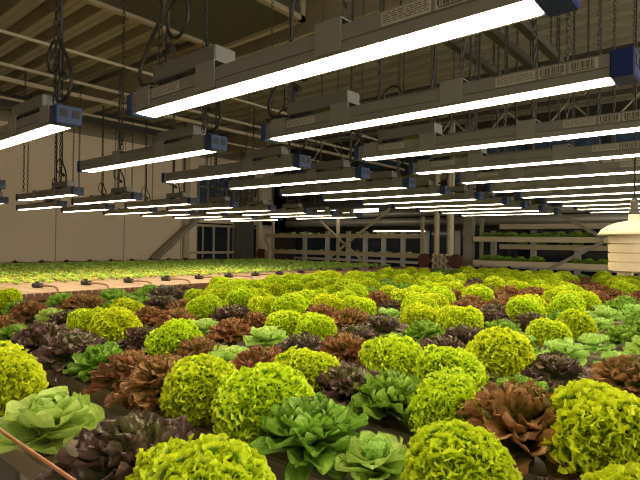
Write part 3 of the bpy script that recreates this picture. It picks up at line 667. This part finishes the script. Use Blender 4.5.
def grow_lamp(mirror, printed, short=0, hang=None):
    """origin: left end of the lit strip on the underside centre line; strip runs 1 m along X"""
    r = empty('grow_lamp'); TOP = (2.24, 1.82, 1.08)[short]
    f = (lambda a, b: (1-b, 1-a)) if mirror else (lambda a, b: (a, b))
    pr = [(-.026, .001), (.026, .001), (.0335, -.001), (.035, .016), (.0325, .0175), (.0325, .0195), (.035, .021), (.035, .046), (.031, .050), (-.031, .050), (-.035, .046), (-.035, .021), (-.0325, .0195), (-.0325, .0175), (-.035, .016), (-.0335, -.001)]
    MB().prism_x(pr, -.012, 1.004).build('housing', MT['housing'], r)
    d = MB(); n = 6; ps = [(-.0265+.053*k/n, -.0012-.0008*math.sin(PI*k/n)) for k in range(n+1)]
    d.prism_x(ps+[(.0265, .0005), (-.0265, .0005)], 0.0, 1.0); d.build('diffuser', MT['lit'], r)
    c = MB().bevbox(-.038, -.010, -.037, .037, -.004, .052, .003).build('end_cap', MT['darkblue'] if mirror else MT['blue'], r)
    c = MB().bevbox(1.003, 1.048, -.038, .038, -.004, .053, .003).build('end_cap', MT['blue'] if mirror else MT['darkblue'], r)
    for yy in (-.018, .018): MB().box(1.0475, 1.0495, yy-.010, yy+.010, .018, .040).build('socket', MT['black'], c)
    for (a, b, h) in ((.012, .072, .058), (.265, .332, .066), (.622, .682, .063)):
        a, b = f(a, b)
        m = MB().box(a, b, -.0375, -.0352, .004, h).box(a, b, .0352, .0375, .004, h).box(a, b, -.0375, .0375, h-.0022, h)
        m.build('bracket', MT['bracket'], r)
    a, b = f(.075, .325)
    dv = MB().bevbox(a, b, -.030, .030, .064, .104, .003).build('driver_box', MT['driver'], r)
    for q in (a+.02, b-.02): MB().box(q-.006, q+.006, -.024, .024, .050, .064).build('driver_foot', MT['black'], dv)
    MB().box(a+.035, a+.095, -.028, -.002, .050, .062).build('terminal_block', MT['black'], r)
    MB().box(*f(.36, .60), -.012, .012, .050, .060).build('cable_duct', MT['driver'], r)
    for q in (hang or ((.06, .665) if not mirror else (.945, .335))):
        h = MB().tube([(q, 0, .05), (q, .010, .066), (q, 0, .080), (q, -.010, .066)], .003, 6, closed=True); hk = h.build('hook', MT['chain'], r, True)
        ch = link_mesh('chain', CH[short], r, (q, .0 if True else 0, .088))
    if printed:
        barcode('a', .085, .20, .022, .044, 'text', r); barcode('b', .765, .855, .022, .045, 'text', r); barcode('c', .862, .918, .022, .045, 'bars', r); barcode('d', .925, .982, .022, .045, 'bars', r)
    # power cable: leaves the driver, loops once beside the chain and runs up to the roof
    q = hang[1] if hang else (.06 if not mirror else .945); sg = 1 if not mirror else -1
    pts = [(q-sg*.03, .0, .075), (q-sg*.085, .0, .085), (q-sg*.10, .004, .13), (q-sg*.07, .01, .19), (q-sg*.01, .012, .27), (q-sg*.005, .012, .40), (q+sg*.01, .012, .7), (q, .012, TOP)]
    MB().tube(smooth(pts, 6), .0055, 7).build('power_cable', MT['black'], r, True)
    lp = [(q+sg*.012, .016, .23)]
    for k in range(0, 13): t = 2*PI*k/14-2.6; lp.append((q+sg*(.052+.045*math.cos(t)), .016, .235+.05*math.sin(t)))
    lp.append((q+sg*.008, .016, .16)); lp.append((q+sg*.012, .012, .09))
    MB().tube(smooth(lp, 3), .0045, 6).build('cable_loop', MT['black'], r, True)
    MB().tube([(q+.012, .016, .17), (q+.032, .016, .155)], .010, 8).build('cable_plug', MT['black'], r)
    return r
def smooth(pts, k):
    P_ = [Vector(p) for p in pts]; out = []
    for i in range(len(P_)-1):
        a, b, c, d = P_[max(i-1, 0)], P_[i], P_[i+1], P_[min(i+2, len(P_)-1)]
        for j in range(k):
            t = j/k; out.append(.5*((2*b)+(c-a)*t+(2*a-5*b+4*c-d)*t*t+(3*b-a-3*c+d)*t**3))
    return out+[P_[-1]]
LA = {(0, 0): (-2.58, 0.664, 0.337, 0.338), (0, 1): (-1.232, 0.733, 0.332, 0.332), (1, 0): (-2.564, 1.204, 0.341, 0.341), (1, 1): (-1.23, 1.215, 0.344, 0.35), (2, 0): (-2.566, 1.686, 0.335, 0.335), (2, 1): (-1.215, 1.72, 0.344, 0.342), (3, 0): (-2.571, 2.157, 0.339, 0.337), (3, 1): (-1.239, 2.199, 0.342, 0.341), (4, 0): (-2.578, 2.641, 0.337, 0.334), (4, 1): (-1.23, 2.695, 0.343, 0.341), (5, 0): (-2.597, 3.136, 0.337, 0.337), (5, 1): (-1.253, 3.184, 0.336, 0.34), (6, 0): (-2.57, 3.633, 0.337, 0.338), (6, 1): (-1.236, 3.68, 0.338, 0.34), (7, 0): (-2.555, 4.132, 0.337, 0.335), (7, 1): (-1.217, 4.174, 0.34, 0.341), (2, -1): (-4.702, 1.656, 0.318, 0.316), (3, -1): (-4.717, 2.123, 0.317, 0.317), (4, -1): (-4.703, 2.635, 0.316, 0.316), (5, -1): (-4.715, 3.112, 0.317, 0.317), (6, -1): (-4.717, 3.602, 0.317, 0.317), (7, -1): (-4.697, 4.114, 0.317, 0.317), (3, -2): (-6.025, 2.111, 0.304, 0.305), (4, -2): (-6.033, 2.584, 0.307, 0.307), (5, -2): (-6.032, 3.082, 0.305, 0.305), (6, -2): (-6.026, 3.578, 0.307, 0.307)}
BASE = {0: (-2.572, .687, .337), 1: (-1.233, .732, .341), -1: (-4.709, .664, .317), -2: (-6.03, .629, .306)}
RNG = {1: range(0, 11), 0: range(0, 11), -1: range(1, 10), -2: range(1, 10)}
CNAME = {1: 'the right column', 0: 'the middle column', -1: 'the left inner column', -2: 'the left outer column'}
protos = {}
for c in (1, 0, -1, -2):
    for i in RNG[c]:
        x, y, zl, zr = LA.get((i, c), (BASE[c][0], BASE[c][1]+.491*i, BASE[c][2], BASE[c][2]))
        sh = 2 if c < 0 else int(abs(y-4.05) < .17); key = (c == 1, sh, min(c, 0))
        if key not in protos: o = protos[key] = grow_lamp(c != 1, c == 1, sh, {-1: (.03, .73), -2: (.18, .85)}.get(c))
        else: o = copy_tree(protos[key])
        o.location = (x, y, Z((zl+zr)/2)-.0); o.rotation_euler = (0, -(zr-zl), 0); o.location.z = Z(zl)
        w = 'nearest' if i == RNG[c][0] else ('furthest' if i == RNG[c][-1] else ordw(i-RNG[c][0]+1)+' nearest')
        tag(o, 'lit grey hanging grow lamp, %s in %s of lamps' % (w, CNAME[c]), 'grow lamp', 'hanging grow lamps')

# ------------------------------------------------------------------ hanging climate sensor
r = empty('climate_sensor', (-.366, 2.39, Z(-.10))); tag(r, 'ivory climate sensor with domed hat hanging on a black cable at right', 'climate sensor')
b = MB(); prof = [(.070, 0), (.086, .004)]
for k in range(4): z0 = .006+k*.0365; prof += [(.088+.001*k, z0), (.091+.001*k, z0+.032), (.084, z0+.0335), (.084, z0+.036)]
prof += [(.080, .155)]
b.lathe(prof, 40); b.build('louvred_body', MT['sensor'], r)
h = MB(); h.lathe([(.085, .150), (.1275, .148), (.129, .152), (.118, .170), (.095, .186), (.062, .199), (.024, .206), (.020, .210), (.020, .232), (.012, .234)], 40); h.build('domed_hat', MT['sensor'], r, True)
MB().lathe([(.017, .232), (.019, .236), (.019, .246), (.015, .250), (.015, .285), (.012, .292), (.006, .30)], 16).build('cable_gland', MT['darksteel'], r)
MB().tube([(0, 0, .29), (0, 0, ZC-Z(-.10))], .0035, 8).build('cable', MT['black'], r, True)
MB().box(-.05, .0, -.05, .0, -.012, .002).build('bottom_clip', MT['sensor'], r)

# copper coloured drip line close to the camera at the left
o = MB().tube([(-3.2, .285, Z(-.30)), (-.62, .290, Z(-.30)), (-.585, .290, Z(-.306)), (-.57, .290, Z(-.33)), (-.57, .29, 0.0)], .0026, 8).build('drip_line', MT['copper'], smooth=True); tag(o, 'thin copper coloured line crossing the lower left corner', 'drip line')

# ------------------------------------------------------------------ unseen warm ambient fill, added through the open right side; exposure
w = bpy.data.worlds.new('warm_fill'); scene.world = w; w.use_nodes = True
w.node_tree.nodes['Background'].inputs[0].default_value = (1.0, .90, .72, 1); w.node_tree.nodes['Background'].inputs[1].default_value = 1.15
scene.view_settings.view_transform = 'Standard'; scene.view_settings.look = 'None'; scene.view_settings.exposure = 1.15; scene.view_settings.gamma = 1
scene.cycles.filter_width = 1.2; scene.cycles.max_bounces = 7; scene.cycles.diffuse_bounces = 4; scene.cycles.use_denoising = True; scene.cycles.sample_clamp_indirect = 4
